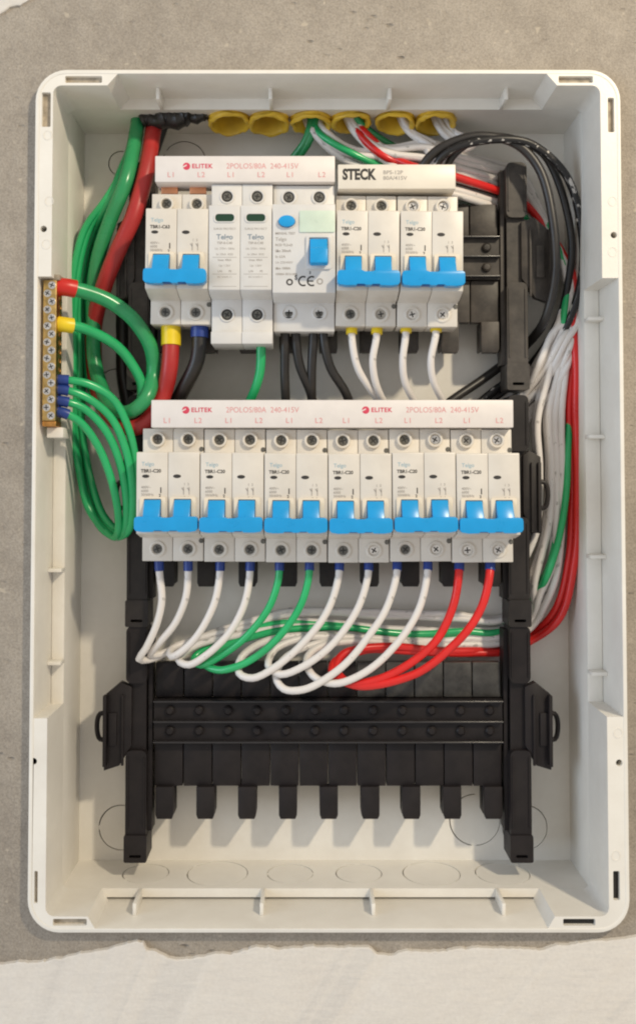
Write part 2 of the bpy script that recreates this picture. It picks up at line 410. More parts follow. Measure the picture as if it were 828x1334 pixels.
# corner pieces
def px_x(px): return P(px, 600, FZ).x
def px_y(py): return P(400, py, FZ).y
def slot(a, b, c, d):
    p, q = P(a, b, FZ), P(c, d, FZ)
    xa, xb, ya, yb = min(p.x, q.x), max(p.x, q.x), min(p.y, q.y), max(p.y, q.y)
    if xb - xa > yb - ya:
        lo, hi = (Y0 + 2.2, IY0) if ya < 0 else (IY1, Y1 - 2.2)
        ya, yb = lo + 1.5, hi - 1.3
    else:
        lo, hi = (X0 + 2.2, IX0) if xa < 0 else (IX1, X1 - 2.2)
        xa, xb = max(xa, lo + 1.3), min(xb, hi - 1.3)
    return rr(xa, ya, xb, yb, .6, 2)
def corner(lx, ly, sx, sy, slots, hole, slant):
    ox, oy = (X0 + 2.2 if sx < 0 else X1 - 2.2), (Y0 + 2.2 if sy < 0 else Y1 - 2.2)
    ix, iy = (IX0 if sx < 0 else IX1), (IY0 if sy < 0 else IY1)
    r = 15.6
    pts = [(lx, oy)]
    for i in range(9):
        a = R(90 * i / 8)
        pts.append((ox - sx * r + sx * r * math.sin(a), oy - sy * r + sy * r * math.cos(a)))
    pts += [(ox, ly), (ix, ly)]
    ri = 5
    for i in range(7):
        a = R(90 * i / 6)
        pts.append((ix - sx * ri + sx * ri * math.cos(a), iy - sy * ri + sy * ri * math.sin(a)))
    pts += [(lx - sx * slant, iy)]
    hl = [slot(*s_) for s_ in slots]
    hp = P(hole[0], hole[1], FZ)
    hl.append(circ(hp.x, hp.y, 1.9, n=16))
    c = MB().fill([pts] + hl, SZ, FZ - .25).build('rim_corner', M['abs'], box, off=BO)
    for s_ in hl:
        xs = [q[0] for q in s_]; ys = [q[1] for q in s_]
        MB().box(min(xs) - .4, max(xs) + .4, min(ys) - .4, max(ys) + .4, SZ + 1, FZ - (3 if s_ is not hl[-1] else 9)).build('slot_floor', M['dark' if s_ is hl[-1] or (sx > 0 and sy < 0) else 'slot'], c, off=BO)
    return c
corner(px_x(150), px_y(360), -1, 1, [(85, 93, 133, 104), (53, 120, 67, 165)], (57, 298), -6)
corner(px_x(716), px_y(362), 1, 1, [(727, 95, 772, 106), (791, 127, 801, 172)], (799, 306), -6)
corner(px_x(128), px_y(936), -1, -1, [(69, 1198, 113, 1207), (38, 1135, 49, 1177)], (44, 992), -4)
corner(px_x(708), px_y(934), 1, -1, [(733, 1198, 775, 1207), (798, 1135, 807, 1173)], (806, 994), -4)
# moulded marks and push rings on the rim corners
for x, y in ((62, 176), (60, 318), (797, 262), (797, 328), (804, 955), (801, 1115), (64, 262)):
    p = P(x, y, FZ)
    MB().fill([circ(p.x, p.y, 2.6, 2.9, 18), circ(p.x, p.y, 2.2, 2.5, 18)], FZ - .6, FZ - .02).build('moulded_mark', M['abs'], box, off=BO)
# ribs across the recessed channels
def rib(x0, x1, y0, y1, z1=FZ - 14):
    MB().box(x0, x1, y0, y1, SZ - .1, z1).build('rib', M['abs'], box, bevel=.4, off=BO)
for x in (205, 352, 508, 660):
    c = P(x, 110, 62).x; rib(c - 1.1, c + 1.1, IY1 - .3, Y1 - 2.2, 60)
for x in (176, 341, 486, 655):
    c = P(x, 1190, 62).x; rib(c - 1.1, c + 1.1, Y0 + 2.2, IY0 + .3, 64)
for y in (412, 568, 727, 882):
    c = P(400, y, 60).y
    rib(IX1 - .3, X1 - 2.2, c - 1.1, c + 1.1, 52)
for y in (563, 745, 868):
    c = P(400, y, 60).y; rib(X0 + 2.2, IX0 + .3, c - 1.1, c + 1.1, 52)

# ------------------------------------------------------------------ conduits through the ceiling of the box
for i, (px, rx) in enumerate(conduits):
    zc = CONZ
    yb = IY1 - 5.0 + random.uniform(-.8, .8)
    prof = [(rx - 2.6, 30), (rx - 2.6, 1.4), (rx - 2.1, .4), (rx - .9, 0), (rx + .1, .5), (rx + .3, 1.8), (rx - .8, 2.7), (rx - .8, 3.6), (rx + .3, 4.4), (rx + .3, 6.2), (rx - .8, 7), (rx - .8, 8), (rx + .3, 9)]
    lab = ['empty yellow corrugated conduit end nearest the black taped sleeve', 'empty yellow conduit end, second along from the black sleeve', 'yellow conduit end with thin green wires coming out of it',
           'yellow conduit end over the cream busbar, full of white wires', 'yellow conduit end with fat white wires, one before the last', 'last yellow conduit end, beside the bare corner of the box'][i]
    t = thing('conduit', (px, yb, zc), lab, 'conduit', 'yellow conduits entering the top of the box')
    t.rotation_euler = (-R((9, 13, 10, 11, 13, 9)[i]), R(random.uniform(-4, 4)), 0); t.scale = (1, random.uniform(.88, 1.0), 1)
    o = MB().lathe(prof, (0, 0, 0), 28, ax='y', caps=False).build('sleeve', M['conduit'], t)
    for v in o.data.vertices:
        q = Vector((v.co.x * 150, v.co.y * 150, v.co.z * 60 + 7 * i)); k = 1 + .11 * noise.noise(q) + .05 * noise.noise(q * 3)
        v.co.x *= k; v.co.y *= k; v.co.z += .0016 * noise.noise(q * 1.4 + Vector((9, 0, 0)))
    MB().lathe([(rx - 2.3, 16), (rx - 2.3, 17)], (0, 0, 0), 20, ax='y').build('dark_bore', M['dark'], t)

# black taped sleeve lying along the ceiling
p0 = P(184, 158, 32); p1 = P(270, 150, 32)
t = thing('taped_sleeve', tuple(p0), 'black taped cable sleeve lying under the top edge beside the red cable', 'cable sleeve')
pts = [p0.lerp(p1, k / 30) + Vector((0, .9 * math.sin(k * .7), 0)) for k in range(31)]
rad = [(6.0 if 7 < k < 23 else 3.6) + .5 * math.sin(k * 2.1) + (.4 if k % 3 else 0) for k in range(31)]
MB().tube([p - p0 for p in pts], rad, 14).build('tape_wrap', M['w_black'], t)
MB().tube([p - p0 for p in spline([P(170, 150, 14), P(150, 143, 10), P(160, 130, 10)])], 2.5, 10).build('cable_end', M['w_black'], t)

# ------------------------------------------------------------------ black mounting chassis, three of them
CX = (P(177.5, 940, 32).x + P(677.5, 940, 32).x) / 2
HW = (P(677.5, 940, 32).x - P(177.5, 940, 32).x) / 2
def chassis(py, mt, label, film=None, wings=(21, 21)):
    c = P(400, py, 25)
    t = thing('mounting_chassis', (CX, c.y, 0), label, 'mounting frame', 'black mounting frames stacked down the box')
    m = M[mt]
    for s_ in (-1, 1):
        x = s_ * HW
        mb = MB().fill([rr(x - 6.4, -70, x + 6.4, -15, 3.5, 4)], 13, 32)
        mb.fill([rr(x - 6.4, 26, x + 6.4, 61, 3.5, 4)], 13, 32)
        for e_ in (-5.4, 4.6):
            mb.box(x + e_, x + e_ + .8, -62, -19, 31.9, 32.8); mb.box(x + e_, x + e_ + .8, 30, 57, 31.9, 32.8)
        mb.box(x - 5.5, x + 5.5, -16, 27, 13, 28)
        post = mb.build('side_post', m, t)
        # end foot with its recessed slot
        f_ = MB().fill([rr(x - 7, -82.5, x + 7, -66, 1.2, 3), rr(x - 3.6, -79.6, x + 3.6, -77.8, .6, 2)], 12.5, 33.4)
        f_.build('post_foot', m, post)
        # inner web, towards the plates
        MB().box(min(x - s_ * 8.9, x - s_ * 6.45), max(x - s_ * 8.9, x - s_ * 6.45), -66, 58, 13, 25).build('web', m, post)
        # wing with its wire loop
        ww = wings[0 if s_ < 0 else 1]
        w = [(x + s_ * 3, 23.5), (x + s_ * ww * .5, 26.5), (x + s_ * ww, 17.5 + (21 - ww) * .7), (x + s_ * ww, -28 + (21 - ww) * .4), (x + s_ * ww * .52, -24.5), (x + s_ * 3, -12)]
        if s_ < 0: w = w[::-1]
        wg = MB().prism(w, 25, 31).build('wing', m, t, bevel=.4)
        q = MB()
        for a_, b_ in ((7.6, 9), (ww - 2.1, ww - .1)):
            q.box(min(x + s_ * a_, x + s_ * b_), max(x + s_ * a_, x + s_ * b_), -24, 19, 30.9, 35.5 if a_ > 12 else 33)
        if ww > 16: q.box(min(x + s_ * 12, x + s_ * 17), max(x + s_ * 12, x + s_ * 17), -12, 8, 30.9, 32.5)
        q.build('wing_rib', m, wg, bevel=.2)
        lp = [(x + s_ * (ww - .5), 7, 28), (x + s_ * (ww + 3), 6.5, 28), (x + s_ * (ww + 4.6), 3, 28), (x + s_ * (ww + 4.6), -5, 28), (x + s_ * (ww + 3), -9, 28), (x + s_ * (ww - .5), -9.5, 28)]
        MB().tube(spline(lp, 1.2), 1.5, 8).build('loop', m, wg)
    a = HW - 10
    n = 12; pw = 2 * a / n
    pl = pu = bs = None
    for k in range(n):
        xc = -a + pw * (k + .5)
        mm = M['film'] if film and k in film else m
        if pu is None or mm != m:
            o = MB().box(-pw / 2 + .35, pw / 2 - .35, 15.5, 37, 16, 22.5).build('plate', mm, t, bevel=.6); o.location = bl((xc, 0, 0))
            if mm == m: pu = o
        else: share(pu, t, (xc, 0, 0))
        if pl is None: pl = MB().box(-pw / 2 + .3, pw / 2 - .3, -39, -12.5, 17, 24).build('plate', m, t, bevel=.5); pl.location = bl((xc, 0, 0))
        else: share(pl, t, (xc, 0, 0))
        for yy in (8.2, -4.3):
            if bs is None: bs = MB().lathe([(3.0, 0), (2.8, 1.6), (1.8, 2.6), (0, 2.8)], (0, 0, 26), 14).build('boss', m, t); bs.location = bl((xc + 1, yy, 0))
            else: share(bs, t, (xc + 1, yy, 0))
    MB().box(-a, a, -12, 15, 18, 26).build('rail_bed', m, t)
    r0 = MB().box(-a, a, -.55, .55, 26, 30.5).build('rail_fin', M['fin'], t, bevel=.4, seg=3); r0.location = bl((0, 14.3, 0))
    for yy in (1.9, -10.6): share(r0, t, (0, yy, 0))
    # comb of teeth
    tp = 25.7; x = -a + 3
    th = None
    xs = [P(px_, 1040, 24).x - CX for px_ in (215, 268, 322, 375, 428, 482, 535, 588, 641)]
    for xx in xs:
        if th is None:
            mb = MB().prism([(-5.6, -38.8), (5.6, -38.8), (5.6, -56), (4.6, -58.5), (-4.6, -58.5), (-5.6, -56)], 21, 26.5)
            mb.box(-5.6, -4.3, -57, -38.8, 10, 21); mb.box(4.3, 5.6, -57, -38.8, 10, 21)
            th = mb.build('tooth', m, t, bevel=.3); th.location = bl((xx, 0, 0))
        else: share(th, t, (xx, 0, 0))
    return t
chassis(340, 'black1', 'greyish black frame behind the upper row of devices', wings=(14, 22))
chassis(642, 'black2', 'black plastic frame behind the lower row of six breakers', wings=(9, 14))
chassis(942, 'black3', 'bare black frame with a comb of teeth, no devices on it', film=(7, 8, 9, 10, 11), wings=(20, 19))

# ------------------------------------------------------------------ devices
BZ = 34.6      # back of the devices
def pole(mb, x0, x1, nose=76, top=39.5, bot=-39.5, nt=25.0, nb=-22.0, term=55):
    prof = [(top, BZ), (top, term), (nt, term), (nt, nose - .6), (nt - .6, nose), (nb, nose), (nb - 2.8, nose - 13), (nb - 3.4, term), (bot, term), (bot, BZ)]
    mb.prism(prof, x0, x1, lambda p: (p[2], p[0], p[1]))
def screw_parts(t, x, y, z, kind):
    if kind == 'boss':      # tall collar round a sunken screw
        c = MB().lathe([(4.7, -.2), (4.5, 2.3), (4.2, 2.6), (3.3, 2.6), (3.1, 2.3), (3.1, .2)], (0, 0, 0), 24).build('screw_collar', M['body'], t)
    else:
        c = MB().lathe([(5.0, -.2), (4.8, .7), (4.5, .9), (3.5, .9), (3.3, .6), (3.3, .05)], (0, 0, 0), 24).build('screw_collar', M['body'], t)
    c.location = bl((x, y, z)); return c
def screw(parent, mt, rot, z=0.9, r=2.9):
    mb = MB().lathe([(r, -.9), (r, z - .35), (r - .35, z), (0, z + .02)], (0, 0, 0), 20)
    s_ = mb.build('screw', M[mt], parent)
    q = MB()
    a = rot; c, d = math.cos(a), math.sin(a)
    for (ux, uy, l) in ((c, d, r * .62), (-d, c, r * .62)):
        w_ = r * .13
        pts = [(ux * l - uy * w_, uy * l + ux * w_), (-ux * l - uy * w_, -uy * l + ux * w_), (-ux * l + uy * w_, -uy * l - ux * w_), (ux * l + uy * w_, uy * l - ux * w_)]
        q.prism(pts, z - .2, z + (.08 if ux == c else .1))
    q.build('cross_slot', M['dark'], s_)
    return s_
def breaker(loc, label, group, screws, rz=0, tune=0):
    t = thing('circuit_breaker', loc, label, 'circuit breaker', group, rz)
    mb = MB(); pole(mb, -18.1, -.12); pole(mb, .12, 18.1)
    mb.build('body', M['body'], t, bevel=.55)
    # cream surround of each lever slot, lever and the bar that joins the two
    for x in (-8.6, 8.6):
        MB().fill([rr(x - 7.4, -17, x + 7.4, -.9, 1, 3), rr(x - 5.0, -16, x + 5.0, -1.9, .5, 2)], 75.8, 77.3).build('lever_surround', M['cream'], t, bevel=.25)
    tg = MB().fill([[(-17.6, -12.6), (-17.9, -14), (-17.9, -18.6), (-16.8, -20.0), (-13, -20.6), (-7.2, -20.5), (-6.4, -19.7), (-2.6, -19.7), (-1.6, -20.3), (1.6, -20.3), (2.4, -19.7), (6.2, -19.7), (7.2, -20.5), (13, -20.6), (16.8, -20.0), (17.9, -18.6), (17.9, -14), (17.6, -12.6), (16.4, -11.9), (3.6, -11.9), (2.2, -12.5), (-2.2, -12.5), (-3.6, -11.9), (-16.4, -11.9)]], 77.8, 84.6)
    tog = tg.build('toggle', M['toggle'], t, bevel=1.0, seg=3)
    for x in (-8.6, 8.6):
        # sloping lever arm from the slot out to the bar
        MB().prism([(-2.4, 76.05), (-2.6, 78.0), (-12.2, 83.6), (-13, 78)], x - 4.7, x + 4.7, lambda p: (p[2], p[0], p[1])).build('lever', M['toggle'], tog, bevel=.4)
    q = MB()
    for x in (-4.2, 3.6): q.box(x - 2.6, x + 2.6, -20.2, -19.0, 79, 83.6)
    q.build('grip_notch', mat_dark_blue, tog, bevel=.3)
    # print on the nose
    z = 76.06
    b1 = MB().text('Telgo', -15.2, 18.0, z, 3.2, .03); b1.build('lettering', M['ink_blue'], t)
    k = MB().text('TBR1-' + ('C63' if tune == 0 else 'C20'), -15.6, 14.0, z, 2.7, .09)
    k.fill([circ(-12.8, 11.0, 2.1, 1.0, 14)], z - .02, z + .02); k.fill([circ(5.2, 11.0, 2.3, 1.1, 14)], z - .02, z + .02)
    k.text('1', -5.2, 2.8, z, 4.6, .1); k.text('2', -5.2, -.2, z, 2.4, .08)
    k.build('lettering', M['ink_black'], t)
    g = MB()
    for j, s_ in enumerate(('400V~', '6000', '50/60Hz')): g.text(s_, -15.4, 4.6 - 2.1 * j, z, 2.1, .03)
    g.text('1  3', 10.6, 6.4, z, 2.0, .03, 'CENTER'); g.text('2  4', 10.6, -1.2, z, 2.0, .03, 'CENTER')
    for xx in (9.0, 12.2):
        g.fill([[(xx - .22, 4.8), (xx - .22, .4), (xx + .22, .4), (xx + .22, 4.8)]], z - .02, z + .02)
        g.fill([[(xx - .9, 4.6), (xx - 1.3, 4.2), (xx - .1, 2.6), (xx + .1, 3.1)]], z - .02, z + .02)
    g.build('lettering', M['ink_grey'], t)
    # added dark disc, painted as the shade in the gap by the seam
    for yy in (27.2, -27.4):
        MB().lathe([(1.5, 0), (1.2, .5), (0, .5)], (16.9, yy, 55), 12).build('gap_shade_dot', M['greyscrew'], t)
    for (x, y, kind, mt) in screws:
        c = screw_parts(t, x, y, 55, kind); screw(c, mt, random.uniform(0, 1.5), .7 if kind == 'boss' else .35)
    return t
mat_dark_blue = mat('blue_plastic_grip', (.003, .10, .34), .45)
def scr(tops, bots):
    return [(-9.1, 33.0, 'boss', tops[0]), (9.1, 33.0, 'boss', tops[1]), (-9.1, -32.2, 'flat', bots[0]), (9.1, -32.2, 'flat', bots[1])]
g_, s1, s2 = 'greyscrew', 'steel', 'bright_steel'
y1, y2 = P(400, 334, 60).y, P(400, 645, 60).y
PT = 36.8
xr1 = -94 + 18.4; xr2 = -98.4 + 18.45
breaker((xr1, y1 - .5, 0), 'blue toggle breaker with thick red and black cables leaving beneath it', 'blue toggle breakers of the upper row', scr((g_, g_), (g_, g_)), R(-.4))
breaker((xr1 + 3 * PT + .4, y1 - 1.6, 0), 'blue toggle breaker between the test button device and the outermost upper breaker', 'blue toggle breakers of the upper row', scr((g_, g_), (g_, s1)), R(-.4), 1)
breaker((xr1 + 4 * PT + .6, y1 - 1.9, 0), 'outermost blue toggle breaker of the upper row beside the bare frame', 'blue toggle breakers of the upper row', scr((s2, s2), (s2, s2)), R(-.4), 1)
lab2 = ['first breaker of the lower row, against the green wire loops', 'second lower breaker, the pair of white wires beside the green pair below it',
        'lower breaker with two green wires leaving beneath it', 'lower breaker just past the one with green wires, white wires below',
        'lower breaker next to the one with red wires, white wires below', 'last breaker of the lower row, two thin red wires beneath it']
sc2 = [((g_, g_), (g_, g_)), ((g_, g_), (g_, g_)), ((g_, g_), (g_, g_)), ((g_, g_), (g_, s2)), ((g_, s2), (g_, s2)), ((s1, s2), (s2, s2))]
for i in range(6):
    breaker((xr2 + i * 36.78, y2 + random.uniform(-.6, .6) - .1 * i, random.uniform(-.5, .6)), lab2[i], 'blue toggle breakers of the lower row', scr(*sc2[i]), R(random.uniform(-.6, .5)), 1)

# surge arrester: two modules joined, tall, no levers
t = thing('surge_arrester', (xr1 + PT, y1 - .6, 0), 'pale two module surge arrester with two green windows and no lever', 'surge arrester')
for s_ in (-1, 1):
    mb = MB(); prof = [(44, BZ), (44, 60), (27, 60), (27, 75.5), (26.5, 76), (-22.5, 76), (-24.5, 72), (-25.2, 58), (-44.6, 57), (-44.8, 62), (-52, 62), (-52, BZ)]
    mb.prism(prof, min(.1 * s_, 18.2 * s_), max(.1 * s_, 18.2 * s_), lambda p: (p[2], p[0], p[1]))
    md = mb.build('module', M['cool_body'], t, bevel=.5)
    x = 9.0 * s_
    MB().fill([rr(x - 6.4, 16.6, x + 6.4, 22.4, 2.2, 5), rr(x - 5.5, 17.3, x + 5.5, 21.7, 1.9, 5)], 75.9, 76.5).build('window_rim', M['cool_body'], md, bevel=.15)
    MB().fill([rr(x - 5.5, 17.3, x + 5.5, 21.7, 1.9, 5)], 75.9, 76.12).build('status_window', M['window'], md)
    MB().text('Telgo', x, 8.2, 76.06, 4.2, .09, 'CENTER').build('lettering', M['ink_slate'], md)
    g = MB()
    for j, (s1_, sz, bd) in enumerate((('SURGE PROTECT', 1.7, .0), ('TSP-II-C40', 2.0, .03), ('Uc: 275V~ 50Hz', 1.7, 0), ('In: 20kA  8/20', 1.7, 0), ('Imax: 40kA', 1.7, .02), ('Up: 1.5kV', 1.7, 0), ('L/N        PE', 1.7, .02), ('IEC 61643-11', 1.5, 0))):
        yy = 13.0 if j == 0 else 8.0 - 3.3 * j
        g.text(s1_, x, yy, 76.06, sz, bd, 'CENTER')
    for yy in (-3.6, -13.4, -20.6): g.box(x - 7, x + 7, yy - .12, yy + .12, 75.95, 76.05)
    g.build('lettering', M['ink_grey'], md)
    for yy, zz in ((36.6, 60), (-34, 57.6)):
        c = MB().lathe([(4.6, -.4), (4.4, .5), (4.1, .7), (3.5, .6), (3.3, .1)], (0, 0, 0), 24).build('screw_collar', M['cool_body'], md); c.location = bl((x, yy, zz))
        MB().lathe([(3.5, -.3), (3.5, .12)], (0, 0, 0), 24).build('screw_well', M['dark'], c)
        s_w = screw(c, 'greyscrew', .4 + s_, .25, 2.6)

# residual current device
t = thing('residual_current_device', (xr1 + 2 * PT + .1, y1 - .9, 0), 'wide device with oval blue test button and one short blue lever', 'residual current device')
mb = MB(); prof = [(44, BZ), (44, 58), (28, 58), (28, 75.5), (27.5, 76), (-24, 76), (-26, 70), (-26.6, 56), (-43.4, 55), (-43.4, BZ)]
mb.prism(prof, -18.2, 18.2, lambda p: (p[2], p[0], p[1])); mb.build('body', M['cool_body'], t, bevel=.6)
MB().fill([circ(-9.9, 17.4, 5.6, 4.2, 28), circ(-9.9, 17.4, 5.0, 3.6, 28)], 75.9, 76.7).build('button_rim', M['cool_body'], t, bevel=.15)
MB().fill([circ(-9.9, 17.4, 4.7, 3.3, 28)], 75.5, 78.4).build('test_button', M['toggle'], t, bevel=.8, seg=3)
MB().fill([rr(-2.6, 11.2, 17.9, 23.9, .8, 3)], 75.9, 76.7).build('label_window', M['label_green'], t, bevel=.2)
MB().fill([rr(1.2, -10.5, 15.8, 9.4, 1.2, 3), rr(3.0, -7.5, 14.0, 8, .5, 2)], 75.9, 77.4).build('lever_surround', M['cool_body'], t, bevel=.3)
lv = MB().prism([(7.4, 76.1), (7.2, 77.5), (1.4, 80), (-.2, 87), (-9, 88), (-10.2, 85), (-7.5, 76.2)], 3.4, 13.6, lambda p: (p[2], p[0], p[1])).build('lever', M['toggle'], t, bevel=.7, seg=3)
g = MB()
for j, (s1_, sz, bd) in enumerate((('MENSAL TEST', 1.9, .04), ('Telgo', 2.9, .02), ('RCD TL2-63', 1.9, .05), ('I\u0394n 30mA', 2.2, .05), ('In 63A', 2.2, .02), ('Un 230/400V', 1.9, 0), ('I\u0394m 1000A', 1.9, .06), ('10000A IEC61008', 1.7, .04))):
    g.text(s1_, -16.6, 10.6 - 3.4 * j, 76.06, sz, bd)
g.text('N', 16.2, 32, 58.1, 1.5)
g.build('lettering', M['ink_grey'], t)
ce = MB()
for cx_, half in ((-.4, False), (4.6, True)):
    ring = [(cx_ + 3.0 * math.cos(R(a)), -17.2 + 3.1 * math.sin(R(a))) for a in range(60, 301, 12)] + [(cx_ + 2.1 * math.cos(R(a)), -17.2 + 2.1 * math.sin(R(a))) for a in range(300, 59, -12)]
    ce.fill([ring], 76.0, 76.05)
    if half: ce.box(cx_ - 2.4, cx_ + .9, -17.6, -16.8, 76, 76.05)
ce.fill([circ(-8.3, -17.8, 2.0, 2.0, 16), circ(-8.3, -17.8, 1.1, 1.1, 16)], 76, 76.05)
ce.text('S', -5.4, -15.2, 76.06, 3.6, .12); ce.text('3', 3.0, -12.4, 76.06, 2.2, .08)
ce.build('lettering', M['ink_black'], t)
MB().fill([circ(9.2, -17.4, 1.9, 1.9, 18), circ(9.2, -17.4, 1.1, 1.1, 18)], 76, 76.05).build('lettering', M['ink_grey'], t)
for x in (-9.1, 9.1):
    for yy, zz in ((37, 58), (-32.2, 55.4)):
        c = MB().lathe([(4.8, -.4), (4.6, .7), (4.2, .9), (3.5, .8), (3.3, .1)], (0, 0, 0), 24).build('screw_collar', M['cool_body'], t); c.location = bl((x, yy, zz))
        MB().lathe([(3.5, -.3), (3.5, .12)], (0, 0, 0), 24).build('screw_well', M['dark'], c)
        screw(c, 'greyscrew', random.uniform(0, 1.5), .3, 2.7)

# ------------------------------------------------------------------ busbar covers
def logo(mb, x, y, z, r):
    mb.fill([circ(x, y, r, n=24)], z, z + .05)
def cover(px0, py0, px1, py1, zf, mt, label, zb=44):
    a, b = P(px0, py1, zf), P(px1, py0, zf)
    t = thing('busbar_cover', ((a.x + b.x) / 2, (a.y + b.y) / 2, 0), label, 'busbar cover')
    w, h = (b.x - a.x) / 2, (b.y - a.y) / 2
    MB().box(-w, w, -h, h, zb, zf).build('cover', M[mt], t, bevel=.5)
    return t, w, h
def elitek(t, x0, y, z, px_scale=1.0):
    mb = MB(); logo(mb, x0, y, z, 2.2); mb.build('emblem', M['ink_red'], t)
    wq = MB().prism([(x0 - 2.4, y - .2), (x0 + .2, y + 1.1), (x0 + .1, y + .3), (x0 - 2.0, y - .8)], z + .05, z + .09); wq.build('emblem', M['bus'], t)
    MB().text('ELITEK', x0 + 3.2, y, z + .05, 3.7, .11, space=1.12).build('lettering', M['ink_red'], t)
    MB().text('2POLOS/80A  240-415V', x0 + 23.6, y, z + .05, 4.6, .0, sx=.93).build('lettering', M['ink_pink'], t)
zA = 63
tA, w, h = cover(202, 203, 436, 237, zA, 'bus', 'pinkish white busbar cover printed in red above the upper row')
elitek(tA, P(243, 216, zA).x - tA.location.x * 1000, h - 6.3, zA + .02)
mb = MB()
for k, px in enumerate((223, 262, 301, 340, 378, 419)): mb.text(('L1', 'L2')[k % 2], P(px, 230, zA).x - tA.location.x * 1000, -h + 4.2, zA + .06, 4.4, .02, 'CENTER', space=1.15)
mb.build('lettering', M['ink_pink'], tA)
for px in (221, 258):
    o_ = P(px, 240, 52); q = o_ - Vector((tA.location.x * 1000, tA.location.z * 1000, 0))
    MB().box(q.x - 5, q.x + 5, q.y - 6, q.y + 3, 50.5, 52.5).build('copper_tooth', M['copper'], tA, bevel=.2)
tB, w, h = cover(440, 214, 593, 246, 62.5, 'steck', 'cream busbar cover with bold black lettering over two upper breakers')
x0 = P(446, 230, 62.5).x - tB.location.x * 1000
MB().text('STECK', x0, 1.0, 62.57, 8.8, .42, sx=.74, space=1.02).build('lettering', M['ink_black'], tB)
mb = MB().text('BPS-12P', x0 + 24, 2.4, 62.57, 3.2, .04, sx=1.1); mb.text('80A/415V', x0 + 24, -1.0, 62.57, 3.2, .04, sx=1.1); mb.build('lettering', M['ink_grey'], tB)
tC, w, h = cover(197, 521, 668, 557, 64, 'bus', 'long white busbar cover, red print twice, over the lower row')
for px in (242, 476): elitek(tC, P(px, 536, 64).x - tC.location.x * 1000, h - 6.0, 64.02)
mb = MB()
for k, px in enumerate((218, 258, 298, 337, 377, 415, 451, 493, 531, 571, 608, 650)): mb.text(('L1', 'L2')[k % 2], P(px, 548, 64).x - tC.location.x * 1000, -h + 4.0, 64.06, 4.4, .02, 'CENTER', space=1.15)
mb.build('lettering', M['ink_pink'], tC)

# ------------------------------------------------------------------ brass earth bar in the channel
pb0, pb1 = P(54, 548, 77), P(73, 364, 77)
t = thing('earth_bar', (pb0.x, pb0.y, 60), 'brass earth bar full of screws in the channel beside the green wires', 'terminal bar')
bw, bh = pb1.x - pb0.x, pb1.y - pb0.y
MB().box(0, bw, 0, bh, 2, 15.2).build('bar', M['brass'], t, bevel=.4)
MB().box(-.2, bw + .2, -3.2, -.1, 2, 14.4).build('end_cap', M['brass_end'], t, bevel=.5)
MB().box(1, bw + 3, -9.5, -3.4, -8, 9).build('bar_support', M['abs'], t, bevel=.6)
MB().box(-.3, bw + 1.5, bh + .2, bh + 3.6, 0, 14).build('bar_support', mat('stained_plastic', (.30, .25, .19), .6, var=.3), t, bevel=.6)
ns = 17; s0 = None
for k in range(ns):
    yy = 3 + (bh - 6) * k / (ns - 1)
    xx = bw * (.33 if k % 2 else .66)
    if s0 is None:
        s0 = screw(t, 'bright_steel', .5, .9, 2.3); o = s0
    else: o = share(s0, t)
    o.location = bl((xx, yy, 15.0)); o.rotation_euler = (0, random.uniform(0, 3), 0)
h0 = None
for k in range(15):
    yy = 4 + (bh - 8) * k / 14
    if h0 is None: h0 = MB().lathe([(2.1, 0), (1.7, .3), (1.5, -.0)], (bw, 0, 7), 14, ax='x').build('wire_hole', M['brass_end'], t); o = h0
    else: o = share(h0, t)
    o.location = bl((0, yy, 0))

# ------------------------------------------------------------------ wires
def wire(pts, r, mt, label, group, ferrule=None, cat='wire', name='wire', step=3.0):
    """pts: (px, py, z) control points; ferrule: (material, length mm, radius) at the start"""
    q = [P(*p) if len(p) == 3 else Vector(p[:3]) for p in pts]
    sp = spline(q, step)
    sd = random.uniform(0, 90)
    sp = [p + Vector((noise.noise(Vector((k * .11, sd, 0))), noise.noise(Vector((k * .11, sd, 5))), .6 * noise.noise(Vector((k * .11, sd, 9))))) * (.9 * min(1, max(0, k - 5) * .1)) for k, p in enumerate(sp)]
    o = sp[0].copy()
    t = thing(name, tuple(o), label, cat, group)
    MB().tube([p - o for p in sp], r, 12).build('insulation', M[mt], t)
    if ferrule:
        L = 0; fp = [sp[0]]
        for a, b in zip(sp[:-1], sp[1:]):
            d = (b - a).length
            if L + d >= ferrule[1]:
                fp.append(a.lerp(b, (ferrule[1] - L) / d)); break
            L += d; fp.append(b)
        n = len(fp)
        rad = [ferrule[2]] * n
        f_ = MB().tube([p - o for p in fp], rad, 14).build('ferrule', M[ferrule[0]], t)
    return t

zt = 46     # depth at which wires enter the devices
